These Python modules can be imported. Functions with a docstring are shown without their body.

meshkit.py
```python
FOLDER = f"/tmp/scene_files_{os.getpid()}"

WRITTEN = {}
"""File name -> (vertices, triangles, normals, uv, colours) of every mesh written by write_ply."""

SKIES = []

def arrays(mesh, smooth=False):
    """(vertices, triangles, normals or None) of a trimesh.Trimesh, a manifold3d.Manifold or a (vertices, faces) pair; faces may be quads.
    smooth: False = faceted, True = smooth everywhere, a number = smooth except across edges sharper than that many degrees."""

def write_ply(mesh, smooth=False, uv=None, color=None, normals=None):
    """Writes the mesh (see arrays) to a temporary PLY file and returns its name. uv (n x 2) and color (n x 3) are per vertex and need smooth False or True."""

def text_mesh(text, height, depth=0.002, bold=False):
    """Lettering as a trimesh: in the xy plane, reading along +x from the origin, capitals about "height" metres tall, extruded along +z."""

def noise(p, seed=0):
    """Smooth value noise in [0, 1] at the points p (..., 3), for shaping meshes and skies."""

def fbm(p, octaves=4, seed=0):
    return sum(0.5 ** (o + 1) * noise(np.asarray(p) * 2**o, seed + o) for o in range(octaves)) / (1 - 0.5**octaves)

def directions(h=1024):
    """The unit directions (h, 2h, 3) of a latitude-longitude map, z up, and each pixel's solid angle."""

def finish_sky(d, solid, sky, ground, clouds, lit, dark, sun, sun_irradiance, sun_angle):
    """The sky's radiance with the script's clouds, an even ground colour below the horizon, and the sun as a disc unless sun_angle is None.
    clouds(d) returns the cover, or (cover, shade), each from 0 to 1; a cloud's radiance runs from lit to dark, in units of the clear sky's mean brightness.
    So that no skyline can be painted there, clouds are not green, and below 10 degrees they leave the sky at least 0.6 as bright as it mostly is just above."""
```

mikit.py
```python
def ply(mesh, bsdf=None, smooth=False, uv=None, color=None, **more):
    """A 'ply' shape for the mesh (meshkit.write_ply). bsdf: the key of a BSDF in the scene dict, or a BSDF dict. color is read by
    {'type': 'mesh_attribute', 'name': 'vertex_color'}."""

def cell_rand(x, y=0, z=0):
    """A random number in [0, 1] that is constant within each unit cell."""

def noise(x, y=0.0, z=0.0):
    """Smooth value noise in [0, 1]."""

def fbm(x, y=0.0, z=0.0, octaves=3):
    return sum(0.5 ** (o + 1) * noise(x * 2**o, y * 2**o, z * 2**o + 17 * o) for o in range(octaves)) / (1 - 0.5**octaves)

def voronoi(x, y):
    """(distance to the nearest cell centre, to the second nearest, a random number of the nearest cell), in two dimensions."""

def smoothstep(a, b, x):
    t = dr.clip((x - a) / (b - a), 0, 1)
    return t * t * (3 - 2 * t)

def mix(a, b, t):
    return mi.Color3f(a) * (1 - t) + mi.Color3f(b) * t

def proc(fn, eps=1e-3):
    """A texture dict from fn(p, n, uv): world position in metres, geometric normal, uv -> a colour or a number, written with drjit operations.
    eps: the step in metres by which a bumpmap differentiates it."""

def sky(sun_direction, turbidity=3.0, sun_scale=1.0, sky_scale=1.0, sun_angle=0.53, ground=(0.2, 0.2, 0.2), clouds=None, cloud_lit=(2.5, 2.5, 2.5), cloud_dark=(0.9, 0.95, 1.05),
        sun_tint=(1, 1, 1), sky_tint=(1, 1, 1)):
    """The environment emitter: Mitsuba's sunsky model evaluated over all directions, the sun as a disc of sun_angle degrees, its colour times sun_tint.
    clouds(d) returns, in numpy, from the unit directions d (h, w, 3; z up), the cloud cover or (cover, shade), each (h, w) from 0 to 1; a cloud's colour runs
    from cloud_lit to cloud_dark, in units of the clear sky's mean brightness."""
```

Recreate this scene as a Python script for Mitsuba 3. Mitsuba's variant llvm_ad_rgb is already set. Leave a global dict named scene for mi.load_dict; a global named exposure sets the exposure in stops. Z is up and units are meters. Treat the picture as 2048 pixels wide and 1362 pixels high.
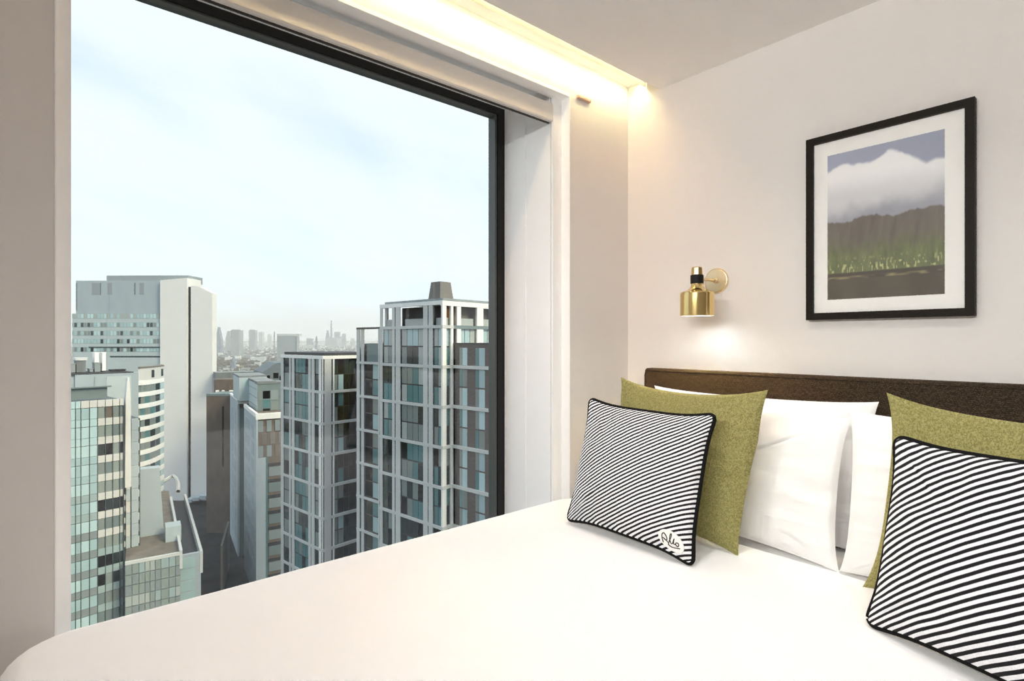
import math, numpy as np, trimesh, drjit as dr, mitsuba as mi, mikit, meshkit
from shapely.geometry import Polygon
T = mi.ScalarTransform4f
rng = np.random.default_rng(7)
scene, labels = {}, {}

# ------------------------------------------------------------------ camera, sky, sun, exposure
EYE = 1.25                                     # camera height above the room's floor
F_PX, ANG = 1100.0, math.radians(49.45)
FWD, RGT = (math.cos(ANG), math.sin(ANG)), (math.sin(ANG), -math.cos(ANG))
scene['camera'] = {'type': 'perspective', 'fov': 2 * math.degrees(math.atan(1024 / F_PX)), 'fov_axis': 'x', 'near_clip': 0.02, 'far_clip': 30000.0,
                   'to_world': T().look_at([0, 0, EYE], [FWD[0], FWD[1], EYE], [0, 0, 1])}
exposure = 0.0

def clouds(d):
    z = np.maximum(d[..., 2], 0.03)
    q = np.stack([d[..., 0] / (z + .25) * 1.1 + d[..., 1] / (z + .25) * .5, d[..., 1] / (z + .25) * 2.6 - d[..., 0] / (z + .25) * 1.2, z * 0], -1)
    n = meshkit.fbm(q * 1.3, 5, 3)
    cover = np.clip(.84 + 1.1 * (n - .5), .45, .98)
    cover = np.maximum(cover, np.clip(1.0 - d[..., 2] * 4.5, 0, 1))
    return cover, np.clip(.25 + 1.6 * (n - .5), 0, 1) * np.clip(d[..., 2] * 5, 0, 1)

scene['sky'] = mikit.sky([0.25, -0.80, 0.62], turbidity=4.0, sun_scale=2.5, sky_scale=7.9, sun_angle=22.0, ground=(.16, .16, .16),
                         clouds=clouds, cloud_lit=(1.50, 1.56, 1.60), cloud_dark=(1.28, 1.40, 1.54), sky_tint=(1.0, 1.01, 1.03), sun_tint=(.95, 1.0, 1.0))

# ------------------------------------------------------------------ materials
def rgb(*c): return {'type': 'rgb', 'value': list(c)}
def mat(key, color, rough=.6, metal=0.0, spec=.5, **kw):
    col = color if isinstance(color, dict) else rgb(*color)
    d = {'type': 'principled', 'base_color': col, 'roughness': rough, 'metallic': metal, 'specular': spec}
    d.update(kw)
    scene['mat_' + key] = {'type': 'twosided', 'bsdf': d}
def bumped(key, color, fn, height, rough=.8, eps=1e-3, **kw):
    d = {'type': 'principled', 'base_color': color if isinstance(color, dict) else rgb(*color), 'roughness': rough, 'specular': .25}
    d.update(kw)
    scene['mat_' + key] = {'type': 'twosided', 'bsdf': {'type': 'bumpmap', 'arbitrary': mikit.proc(fn, eps), 'scale': height, 'bsdf': d}}
mix, sst, noise, fbm = mikit.mix, mikit.smoothstep, mikit.noise, mikit.fbm

mat('wall', (.70, .67, .645), .75, spec=.3)
mat('ceiling', (.86, .835, .81), .85, spec=.2)
mat('trim', (.90, .895, .885), .4)
mat('blind', (.72, .68, .64), .55)
mat('dark_gap', (.03, .028, .026), .7)
mat('black_frame', (.008, .009, .010), .4, spec=.25)
mat('bead', (.075, .085, .085), .35)
mat('floor', mikit.proc(lambda p, n, uv: mix((.30, .22, .15), (.38, .29, .20), fbm(p.x * 3, p.y * 22, 0, 3))), .5)
mat('linen', (.90, .895, .885), .85, spec=.15, sheen=.2)
mat('pillowcase', (.90, .895, .885), .85, spec=.15, sheen=.2)
mat('mattress', (.80, .79, .77), .9)
mat('black_piping', (.007, .007, .007), .85, spec=.1)
mat('badge', (.80, .77, .73), .8)
mat('brass', (.80, .60, .26), .16, metal=1.0)
mat('brass_satin', (.84, .68, .44), .34, metal=1.0)
mat('rubber', (.009, .008, .008), .6, spec=.2)
mat('shade_inner', (.9, .86, .78), .6)
mat('ivory', (.55, .38, .28), .5)
mat('picture_wood', (.010, .008, .006), .5, spec=.12)
mat('mount', (.86, .85, .82), .9, spec=.1)

def fabric_headboard(p, n, uv):
    a = noise(p.x * 420, p.y * 420, p.z * 420)
    b = fbm(p.x * 60, p.y * 60, p.z * 60, 2)
    return mix((.018, .013, .009), (.085, .062, .042), sst(.35, .95, a) * .75 + b * .25)
mat('headboard', mikit.proc(fabric_headboard), .95, spec=.1, sheen=.4)

def fabric_green(p, n, uv):
    a = noise(uv.x * 420, uv.y * 420, 3.0)
    b = fbm(uv.x * 900, uv.y * 260, 1.0, 2)
    return mix((.185, .168, .054), (.365, .335, .138), sst(.15, .9, a * .5 + b * .5))
bumped('green', mikit.proc(fabric_green), lambda p, n, uv: noise(uv.x * 300, uv.y * 300, 5.0), .0022, rough=.95, sheen=.6)

def stripes(angle, period, duty, bend):
    ca, sa = math.cos(angle), math.sin(angle)
    def fn(p, n, uv):
        w = (fbm(uv.x * 14, uv.y * 14, 2.0, 2) - .5) * period * .18
        q = (uv.y * ca - uv.x * sa + bend * uv.x * uv.x + w) / period
        f = q - dr.floor(q)
        d = dr.abs(f - .5) * 2
        weave = noise(uv.x * 900, uv.y * 900, 0.0)
        return mix((.012, .012, .014), mix((.66, .66, .68), (.86, .86, .87), weave), sst(duty - .06, duty + .06, d))
    return fn
mat('stripe_a', mikit.proc(stripes(math.radians(34), .0118, .45, .13)), .9, spec=.15, sheen=.2)
mat('stripe_b', mikit.proc(stripes(math.radians(36), .0142, .49, .16)), .9, spec=.15, sheen=.2)

def print_picture(p, n, uv):
    u, v = uv.x, 1 - uv.y
    base = fbm(u * 9, v * 9, 0, 3) - .5
    top = .105 - .036 * dr.exp(-dr.square((u - .13) / .085)) - .045 * dr.exp(-dr.square((u - .56) / .13)) + .070 * sst(.60, .92, u) - .02 * dr.exp(-dr.square((u - .93) / .06)) + base * .06
    sky = mix((.33, .36, .47), (.27, .30, .40), u)
    cl = mix((.80, .80, .80), (.60, .60, .62), sst(.15, .33, v))
    cl = mix(cl, (.30, .31, .36), sst(.30, .47, v + .06 * (u - .5) + base * .08))
    c = mix(sky, cl, sst(-.008, .022, v - top))
    hill = .462 + .012 * dr.sin(u * 13) + (fbm(u * 22, 4.0, 0, 3) - .5) * .03
    streak = fbm(u * 26 + v * 6, v * 5, 1.0, 3)
    g = mix((.10, .085, .070), (.16, .145, .125), streak)
    green = mix((.075, .095, .040), (.17, .20, .085), fbm(u * 34, v * 14, 2.0, 3))
    g = mix(g, green, sst(.56, .74, v + .10 * (streak - .5)))
    spark = noise(u * 85, v * 48, 5.0)
    g = mix(g, (.50, .50, .24), sst(.62, .95, spark) * sst(.70, .79, v) * sst(.835, .81, v) * .8)
    c = mix(c, g, sst(-.006, .012, v - hill))
    low = mix((.050, .042, .030), (.085, .075, .050), fbm(u * 5, v * 5, 8.0, 2))
    c = mix(c, (.055, .048, .036), sst(.818, .828, v))
    c = mix(c, (.30, .26, .12), sst(.842, .852, v) * sst(.872, .860, v) * sst(.3, .7, fbm(u * 12, v * 30, 2, 2)) * .8)
    c = mix(c, low, sst(.858, .875, v))
    return c
mat('print', mikit.proc(print_picture), .5)
scene['mat_diffuser_lip'] = {'type': 'principledthin', 'base_color': rgb(.93, .90, .84), 'roughness': .6, 'diff_trans': .55, 'spec_trans': 0.0}
scene['mat_glass'] = {'type': 'thindielectric', 'int_ior': 1.42, 'specular_transmittance': rgb(.925, .975, .972)}
scene['mat_picture_glass'] = {'type': 'thindielectric', 'int_ior': 1.5}

# ------------------------------------------------------------------ helpers
_count = {}
def num(base):
    k = _count.get(base, 0); _count[base] = k + 1
    return base if k == 0 else f'{base}_{k:03d}'
def tag(key, label=None, cat=None, group=None, kind=None):
    d = {}
    if label: d['label'] = label
    if cat: d['category'] = cat
    if group: d['group'] = group
    if kind: d['kind'] = kind
    labels[key] = d
    return key
def thing(name, label, cat, group=None, kind=None):
    return tag(num(name), label, cat, group, kind)
def put(name, mesh, m, parent=None, smooth=False, label=None, cat=None, group=None, kind=None, **kw):
    key = num(f'{parent}__{name}' if parent else name)
    scene[key] = mikit.ply(mesh, 'mat_' + m, smooth=smooth, **kw)
    if label or cat or kind: tag(key, label, cat, group, kind)
    return key
BOX_F = np.array([[0, 1, 3, 2], [4, 6, 7, 5], [0, 4, 5, 1], [2, 3, 7, 6], [0, 2, 6, 4], [1, 5, 7, 3]])
def box(x0, x1, y0, y1, z0, z1):
    v = np.array([[x, y, z] for x in (x0, x1) for y in (y0, y1) for z in (z0, z1)], float)
    return v, np.vstack([BOX_F[:, [0, 1, 2]], BOX_F[:, [0, 2, 3]]])
def join(*ms):
    vs, fs, n = [], [], 0
    for m in ms:
        v, f = (np.asarray(m.vertices), np.asarray(m.faces)) if hasattr(m, 'vertices') else m
        vs.append(v); fs.append(np.asarray(f) + n); n += len(v)
    return np.vstack(vs), np.vstack(fs)
def rbox(x0, x1, y0, y1, z0, z1, r=.004, seg=3):
    import manifold3d as m3
    s = m3.Manifold.sphere(r, 4 * seg)
    c = [s.translate((x, y, z)) for x in (x0 + r, x1 - r) for y in (y0 + r, y1 - r) for z in (z0 + r, z1 - r)]
    return m3.Manifold.batch_hull(c)
def lathe(profile, center, axis='z', n=64):
    m = trimesh.creation.revolve(np.array(profile, float), sections=n)
    v = np.array(m.vertices)
    if axis == 'x': v = np.stack([-v[:, 2], v[:, 1], v[:, 0]], 1)      # profile height runs towards -x
    return v + np.array(center), np.array(m.faces)
def tube(pts, r, closed=False, sides=10):
    p = np.asarray(pts, float); n = len(p)
    if closed: t = np.roll(p, -1, 0) - np.roll(p, 1, 0)
    else: t = np.gradient(p, axis=0)
    t /= np.linalg.norm(t, axis=1, keepdims=True) + 1e-12
    ref = np.tile([.31, .11, .94], (n, 1))
    a = np.cross(t, ref); a /= np.linalg.norm(a, axis=1, keepdims=True) + 1e-12
    b = np.cross(t, a); ang = np.arange(sides) * 2 * np.pi / sides
    v = p[:, None] + r * (np.cos(ang)[None, :, None] * a[:, None] + np.sin(ang)[None, :, None] * b[:, None])
    f = []
    for i in range(n if closed else n - 1):
        j = (i + 1) % n
        for k in range(sides):
            k2 = (k + 1) % sides
            f += [[i * sides + k, i * sides + k2, j * sides + k2], [i * sides + k, j * sides + k2, j * sides + k]]
    return v.reshape(-1, 3), np.array(f)
def prism(poly, d0, d1, frame):
    """polygon (a, b) extruded from d0 to d1 along the frame's third axis; frame = (origin, ea, eb, ec)"""
    m = trimesh.creation.extrude_polygon(Polygon(poly), d1 - d0, engine='earcut')
    v = np.array(m.vertices); o, ea, eb, ec = [np.array(x, float) for x in frame]
    return o + v[:, :1] * ea + v[:, 1:2] * eb + (v[:, 2:] + d0) * ec, np.array(m.faces)
def ray(px):
    u = (px - 1024) / F_PX
    return FWD[0] + u * RGT[0], FWD[1] + u * RGT[1]
def at(px, t):
    r = ray(px); return r[0] * t, r[1] * t

# ------------------------------------------------------------------ the room
CEIL, XH, YW = 2.372, 2.10, 1.614
put('floor', box(-2.6, 2.3, -2.2, 2.1, -.12, 0), 'floor', kind='structure', label='wooden floor of the bedroom')
put('ceiling', join(box(-2.6, 2.3, -2.2, 1.44, CEIL, 2.70), box(-2.6, 2.3, 1.44, 2.1, 2.442, 2.70)), 'ceiling', kind='structure', label='pale ceiling with a light slot along the window wall')
put('wall_head', box(XH, 2.30, -2.2, 2.1, 0, 2.442), 'wall', kind='structure', label='taupe wall behind the bed')
put('wall_window', join(box(1.704, XH, YW, 2.1, 0, 2.442), box(-2.6, .023, YW, 2.1, 0, 2.442), box(.023, 1.704, YW, 2.1, 2.34, 2.442), box(.023, 1.704, YW, 1.672, 2.298, 2.34),
                        box(.023, 1.704, YW, 2.1, 0, .22)), 'wall', kind='structure', label='taupe wall around the big window')
put('wall_back', box(-2.75, -2.6, -2.2, 2.1, 0, 2.7), 'wall', kind='structure')
put('wall_side', box(-2.6, 2.3, -2.35, -2.2, 0, 2.7), 'wall', kind='structure')
tag('window_1', 'large black framed window with white reveals overlooking the city', kind='structure')
W = 'window_1'
put('head_lining', join(box(.023, 1.704, YW - .001, 1.672, 2.283, 2.298), box(.023, 1.704, 1.672, 1.985, 2.334, 2.340)), 'trim', W)
put('jamb_lining', join(box(1.702, 1.7045, YW - .001, 1.661, .22, 2.283), box(1.651, 1.7045, 1.661, 1.671, .22, 2.283), box(1.668, 1.7045, 1.671, 1.679, .22, 2.335),
                        box(1.651, 1.7045, 1.679, 1.834, .22, 2.335), box(1.6488, 1.7045, 1.834, 1.846, .22, 2.335), box(1.652, 1.7045, 1.846, 2.0, .22, 2.335)), 'trim', W)
put('jamb_lining', join(box(.0225, .025, YW - .001, 1.661, .22, 2.283), box(-.02, .053, 1.661, 1.671, .22, 2.283), box(-.02, .012, 1.671, 2.0, .22, 2.335)), 'trim', W)
put('sill', box(-.02, 1.7045, 1.60, 2.0, .20, .235), 'trim', W)
put('frame', join(box(.006, .046, 1.985, 2.05, .235, 2.334), box(1.612, 1.653, 1.985, 2.05, .235, 2.334), box(.006, 1.653, 1.985, 2.05, 2.303, 2.334), box(.006, 1.653, 1.985, 2.05, .235, .28)), 'black_frame', W)
put('glazing_bead', join(box(.046, .054, 1.992, 2.04, .28, 2.303), box(1.600, 1.612, 1.992, 2.04, .28, 2.303), box(.054, 1.600, 1.992, 2.04, 2.297, 2.303), box(.054, 1.600, 1.992, 2.04, .28, .288)), 'bead', W)
put('pane', (np.array([[.05, 2.015, .284], [1.606, 2.015, .284], [1.606, 2.015, 2.300], [.05, 2.015, 2.300]], float), np.array([[0, 1, 2], [0, 2, 3]])), 'glass', W)

# roller blind at the head of the window
rb = thing('roller_blind', 'beige roller blind cassette rolled up at the top of the window', 'blind')
a = np.linspace(0, 1, 9)
prof = [(1.676, 2.180), (1.664, 2.180), (1.660, 2.186)] + [(1.660 + .014 * (1 - math.cos(x * 1.5)), 2.232 + .030 * math.sin(x * 1.5)) for x in a] + [(1.678, 2.262), (1.678, 2.18)]
put('cassette', prism(prof, .055, 1.6505, ((0, 0, 0), (0, 1, 0), (0, 0, 1), (1, 0, 0))), 'blind', rb, smooth=40)
put('roller', tube([(.03, 1.725, 2.262), (.8, 1.725, 2.262), (1.645, 1.725, 2.262)], .026, sides=20), 'blind', rb, smooth=40)
put('bottom_bar', box(.06, 1.646, 1.679, 1.687, 2.176, 2.19), 'dark_gap', rb)

# LED strip in the ceiling slot
led = thing('led_light_strip', 'warm glowing light strip hidden in the ceiling slot above the window', 'light')
put('channel', box(.35, 2.09, 1.512, 1.548, 2.4335, 2.4415), 'trim', led)
put('flange', box(.35, 2.095, 1.5095, 1.5125, 2.4060, 2.4420), 'diffuser_lip', led)
k = put('strip', box(.36, 2.085, 1.5185, 1.5405, 2.4305, 2.4330), 'trim', led)
LED = 64.0
scene[k]['emitter'] = {'type': 'area', 'radiance': rgb(LED * 1.0, LED * .60, LED * .29)}
put('wall_bar', rbox(1.742, 1.826, 1.600, 1.6138, 2.288, 2.303, .004), 'ivory', smooth=40, label='small brown horizontal bar fixed high on the wall right of the window', cat='bar')

# added fill downlights above the entrance side of the room (behind the camera)
FILL_DOWN = 62.0
for i, (x, y) in enumerate([(-.45, -.25), (-.45, -1.15), (-1.35, .75), (-1.35, -.35), (-1.35, -1.3), (-2.2, -.35)]):
    dl = thing('added_downlight', 'added round fill downlight, out of view in the ceiling away from the bed', 'light', 'added fill downlights')
    put('trim_ring', lathe([(.062, 0), (.075, 0), (.075, -.004), (.062, -.004), (.062, 0)], (x, y, CEIL), n=32), 'trim', dl)
    k = put('diffuser', lathe([(0, -.002), (.061, -.002), (.061, -.0005)], (x, y, CEIL), n=32), 'trim', dl)
    v, f, *_ = meshkit.WRITTEN[scene[k]['filename']]
    scene[k] = mikit.ply((v, f[:, ::-1] if np.cross(v[f[0, 1]] - v[f[0, 0]], v[f[0, 2]] - v[f[0, 0]])[2] > 0 else f), 'mat_trim')
    scene[k]['emitter'] = {'type': 'area', 'radiance': rgb(FILL_DOWN * .96, FILL_DOWN, FILL_DOWN * 1.04)}

FILL_SPOT = 1.0  # added spotlights out of view above the bed, as fill light
for i, (x, y) in enumerate([(.80, -.05), (1.20, -.05), (1.20, .75), (.80, .75)]):
    dl = thing('added_spotlight', 'small added fill spotlight, out of view in the ceiling over the bed', 'light', 'added fill spotlights over the bed')
    put('trim_ring', lathe([(.026, 0), (.038, 0), (.038, -.004), (.026, -.004), (.026, 0)], (x, y, CEIL), n=32), 'trim', dl)
    put('lens', lathe([(0, -.001), (.026, -.001), (.026, -.0005), (0, -.0004)], (x, y, CEIL), n=32), 'mount', dl)
    scene['added_spot_beam' + str(i)] = {'type': 'spot', 'to_world': T().look_at([x, y, CEIL - .006], [x, y, 0], [1, 0, 0]), 'intensity': rgb(FILL_SPOT, FILL_SPOT, FILL_SPOT * .99), 'cutoff_angle': 62.0, 'beam_width': 30.0}

FILL_TRACK = 4.5  # added track of spotlights, out of view, brightening the head wall
tk = thing('added_light_track', 'added white ceiling track with fill spotlights, out of view near the room entrance', 'track')
put('rail', box(-2.02, -1.98, -1.0, 1.25, CEIL - .03, CEIL - .0005), 'trim', tk)
for i, y in enumerate((-.70, -.25, .20, .65, 1.10)):
    tl = thing('added_track_light', 'added white cylindrical fill spotlight hanging on the ceiling track', 'light', 'added track spotlights')
    put('can', lathe([(.0, .0), (.032, .0), (.032, -.11), (.029, -.11), (.029, -.02), (0, -.02)], (-1.97, y, 2.24), 'x', 24), 'trim', tl)
    put('arm', tube([(-1.95, y, 2.26), (-1.97, y, 2.30), (-2.0, y, 2.341)], .006, sides=8), 'trim', tl)
    scene['added_track_beam' + str(i)] = {'type': 'spot', 'to_world': T().look_at([-1.85, y, 2.24], [2.08, .62 - .25 * y, 1.50], [0, 0, 1]), 'intensity': rgb(FILL_TRACK, FILL_TRACK * 1.0, FILL_TRACK * .975), 'cutoff_angle': 27.0, 'beam_width': 15.0}

# ------------------------------------------------------------------ bed
bed = thing('bed', 'white double bed pushed against the window wall', 'bed')
put('base', rbox(-.03, 2.03, -.32, 1.58, .06, .30, .02), 'mattress', bed, smooth=40)
put('mattress', rbox(-.035, 2.032, -.33, 1.575, .305, .570, .05), 'linen', bed, smooth=50)
for x in (.05, 1.9):
    for y in (-.25, 1.5):
        put('leg', lathe([(0, 0), (.025, 0), (.03, .06), (0, .06)], (x, y, 0), n=20), 'rubber', bed)

def duvet_mesh(x0, x1, y0, y1, R, r, ztop, zbot, amp):
    n = 260
    def ring(ins, z, rr):
        a0, a1, b0, b1 = x0 + ins, x1 - ins, y0 + ins, y1 - ins
        rr = max(rr - ins, .012)
        p = Polygon([(a0 + rr, b0 + rr), (a1 - rr, b0 + rr), (a1 - rr, b1 - rr), (a0 + rr, b1 - rr)]).buffer(rr, quad_segs=24).exterior
        q = np.array([p.interpolate(t, normalized=True).coords[0] for t in np.linspace(0, 1, n, endpoint=False)])
        c = np.array([(x0 + x1) / 2, (y0 + y1) / 2])
        an = np.arctan2(q[:, 1] - c[1], q[:, 0] - c[0]); q = np.roll(q, -int(np.argmin(an)), 0)
        if (q[5, 0] - q[0, 0]) * (q[0, 1] - c[1]) - (q[5, 1] - q[0, 1]) * (q[0, 0] - c[0]) > 0: q = q[::-1]
        return np.column_stack([q, np.full(n, z)])
    rings = [ring(0, z, R) for z in np.linspace(zbot, ztop - r, 8)]
    rings += [ring(r * (1 - math.cos(t)), ztop - r + r * math.sin(t), R) for t in np.linspace(.12, math.pi / 2, 9)]
    last = rings[-1]; c = np.array([(x0 + x1) / 2, (y0 + y1) / 2, ztop])
    for s in np.linspace(.97, .02, 40): rings.append(c + (last - c) * [s, s, 1])
    v = np.vstack(rings); m = len(rings)
    f = []
    idx = np.arange(n); nxt = (idx + 1) % n
    for i in range(m - 1):
        f.append(np.column_stack([i * n + idx, i * n + nxt, (i + 1) * n + nxt])); f.append(np.column_stack([i * n + idx, (i + 1) * n + nxt, (i + 1) * n + idx]))
    f = np.vstack(f)
    top = v[:, 2] > ztop - r * .3
    q = v * [2.2, 3.0, 1]
    h = (meshkit.fbm(q + 3, 3, 5) - .5) * amp + (meshkit.fbm(v * [11, 4, 1] + v[:, [1, 0, 2]] * 3, 2, 9) - .5) * amp * .35 * np.clip((v[:, 0] - .9), 0, 1)
    v[:, 2] += np.where(top, h, 0)
    side = v[:, 2] < ztop - r
    w = (meshkit.fbm(v * [4, 4, 1.2], 2, 8) - .5) * .02 * np.clip((ztop - r - v[:, 2]) / .3, 0, 1)
    v[:, 1] += np.where(side & (v[:, 1] < 1.2), -np.abs(w), 0); v[:, 0] += np.where(side & (v[:, 0] < .4), -np.abs(w) * .5, 0)
    inner = v.copy(); ctr = np.array([(x0 + x1) / 2, (y0 + y1) / 2]); ext = np.array([(x1 - x0) / 2, (y1 - y0) / 2])
    inner[:, :2] = ctr + (v[:, :2] - ctr) * (1 - .010 / ext); inner[:, 2] = np.where(v[:, 2] > ztop - r, v[:, 2] - .010, v[:, 2])
    nv = len(v); base = np.column_stack([idx, nxt, nxt + nv]), np.column_stack([idx, nxt + nv, idx + nv])
    cap = (m - 1) * n
    fo = [np.column_stack([cap + idx[1:-1] * 0, cap + idx[1:-1], cap + idx[2:]])]
    fall = np.vstack([f] + fo)
    return np.vstack([v, inner]), np.vstack([fall, fall[:, ::-1] + nv, base[0][:, ::-1], base[1][:, ::-1]])
put('duvet', duvet_mesh(-.07, 1.715, -.36, 1.607, .13, .05, .606, .14, .006), 'linen', smooth=True, label='smooth white duvet covering the bed', cat='duvet')

def pose(bottom, lean, turn=0.0, roll=0.0):
    """frame of a cushion: bottom middle, leaning back by lean degrees, turned about z, rolled in its plane"""
    l, t, ro = map(math.radians, (lean, turn, roll))
    r0, u0, n0 = np.array([0, -1, 0.]), np.array([math.sin(l), 0, math.cos(l)]), np.array([-math.cos(l), 0, math.sin(l)])
    r1, u1 = r0 * math.cos(ro) + u0 * math.sin(ro), -r0 * math.sin(ro) + u0 * math.cos(ro)
    Z = np.array([[math.cos(t), -math.sin(t), 0], [math.sin(t), math.cos(t), 0], [0, 0, 1]])
    return np.array(bottom, float), Z @ r1, Z @ u1, Z @ n0

class Cushion:
    def __init__(s, w, h, t, pinch, frame, seed=0, wrinkle=.004, power=.46, sag=.0, n=72, ears=.0, foldx=0.0, flare=2, taper=0.0, rnd=0.0):
        s.w, s.h, s.t, s.pinch, s.frame, s.seed, s.wr, s.pw, s.sag, s.ears, s.foldx, s.flare, s.taper, s.rnd = w, h, t, pinch, frame, seed, wrinkle, power, sag, ears, foldx, flare, taper, rnd
        g = np.linspace(-1, 1, n); g = np.sin(g * math.pi / 2) * .35 + g * .65
        s.a, s.b = np.meshgrid(g, g, indexing='ij'); s.n = n
    def local(s, a, b, side=1, lift=0.0):
        pa, pb = (s.pinch if np.isscalar(s.pinch) else s.pinch[0]), (s.pinch if np.isscalar(s.pinch) else s.pinch[1])
        ab = s.ears * (a * b) ** 6 - s.rnd * (a * b) ** 14
        x = s.w / 2 * a * (1 - pa * (1 - np.abs(b) ** s.flare) + ab) * (1 + s.taper * np.minimum(b, .4) * (a > 0))
        y = s.h / 2 * b * (1 - pb * (1 - np.abs(a) ** s.flare) + ab)
        y = y - s.sag * (1 - a ** 2) * (b + 1) / 2
        m = np.clip((1 - a ** 2) * (1 - b ** 2), 0, 1)
        z = s.t / 2 * m ** s.pw
        edge = m ** .5 * (1 - m) * 2
        q = np.stack([a * 2.3 + s.seed, b * 2.3, a * 0 + s.seed * 1.7], -1)
        wr = (meshkit.fbm(q, 3, s.seed) - .5) * 2 * s.wr
        q2 = np.stack([a * (3 + 5 * (np.abs(b) > np.abs(a))) , b * (3 + 5 * (np.abs(a) > np.abs(b))), a * 0 + s.seed + side], -1)
        wr2 = (meshkit.fbm(q2, 2, s.seed + 5) - .5) * 2 * s.wr * edge * 1.6
        if s.foldx: wr2 = wr2 + s.foldx * np.sin(b * 15 + a * 4 + 3 * meshkit.fbm(q, 2, s.seed + 9)) * np.clip(a, 0, 1) ** 1.5 * np.clip(1 - np.abs(b + .15) * 1.3, 0, 1) * m ** .3
        z = side * (z + (wr * m ** .4 + wr2)) + lift * side
        return np.stack([x, y + s.h / 2, z], -1)
    def world(s, loc):
        o, r, u, n = s.frame
        return o + loc[..., :1] * r + loc[..., 1:2] * u + loc[..., 2:] * n
    def mesh(s):
        n = s.n; vs, fs, uv = [], [], []
        i, j = np.meshgrid(np.arange(n - 1), np.arange(n - 1), indexing='ij')
        q = np.stack([i * n + j, (i + 1) * n + j, (i + 1) * n + j + 1, i * n + j + 1], -1).reshape(-1, 4)
        for side in (1, -1):
            vs.append(s.world(s.local(s.a, s.b, side)).reshape(-1, 3))
            uv.append(np.stack([s.a * s.w / 2, s.b * s.h / 2], -1).reshape(-1, 2))
            qq = q if side > 0 else q[:, ::-1]
            fs.append(np.vstack([qq[:, [0, 1, 2]], qq[:, [0, 2, 3]]]) + (0 if side > 0 else n * n))
        return (np.vstack(vs), np.vstack(fs)), np.vstack(uv)
    def outline(s, m=70, rc=.10):
        g = np.linspace(-1, 1, m)[:-1]; o = np.ones(m - 1)
        a = np.concatenate([g, o, -g, -o]); b = np.concatenate([-o, g, o, -g])
        loc = s.local(a, b); loc[:, 2] = 0
        for _ in range(3): loc = (np.roll(loc, 1, 0) + loc * 2 + np.roll(loc, -1, 0)) / 4
        return s.world(loc)

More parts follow.
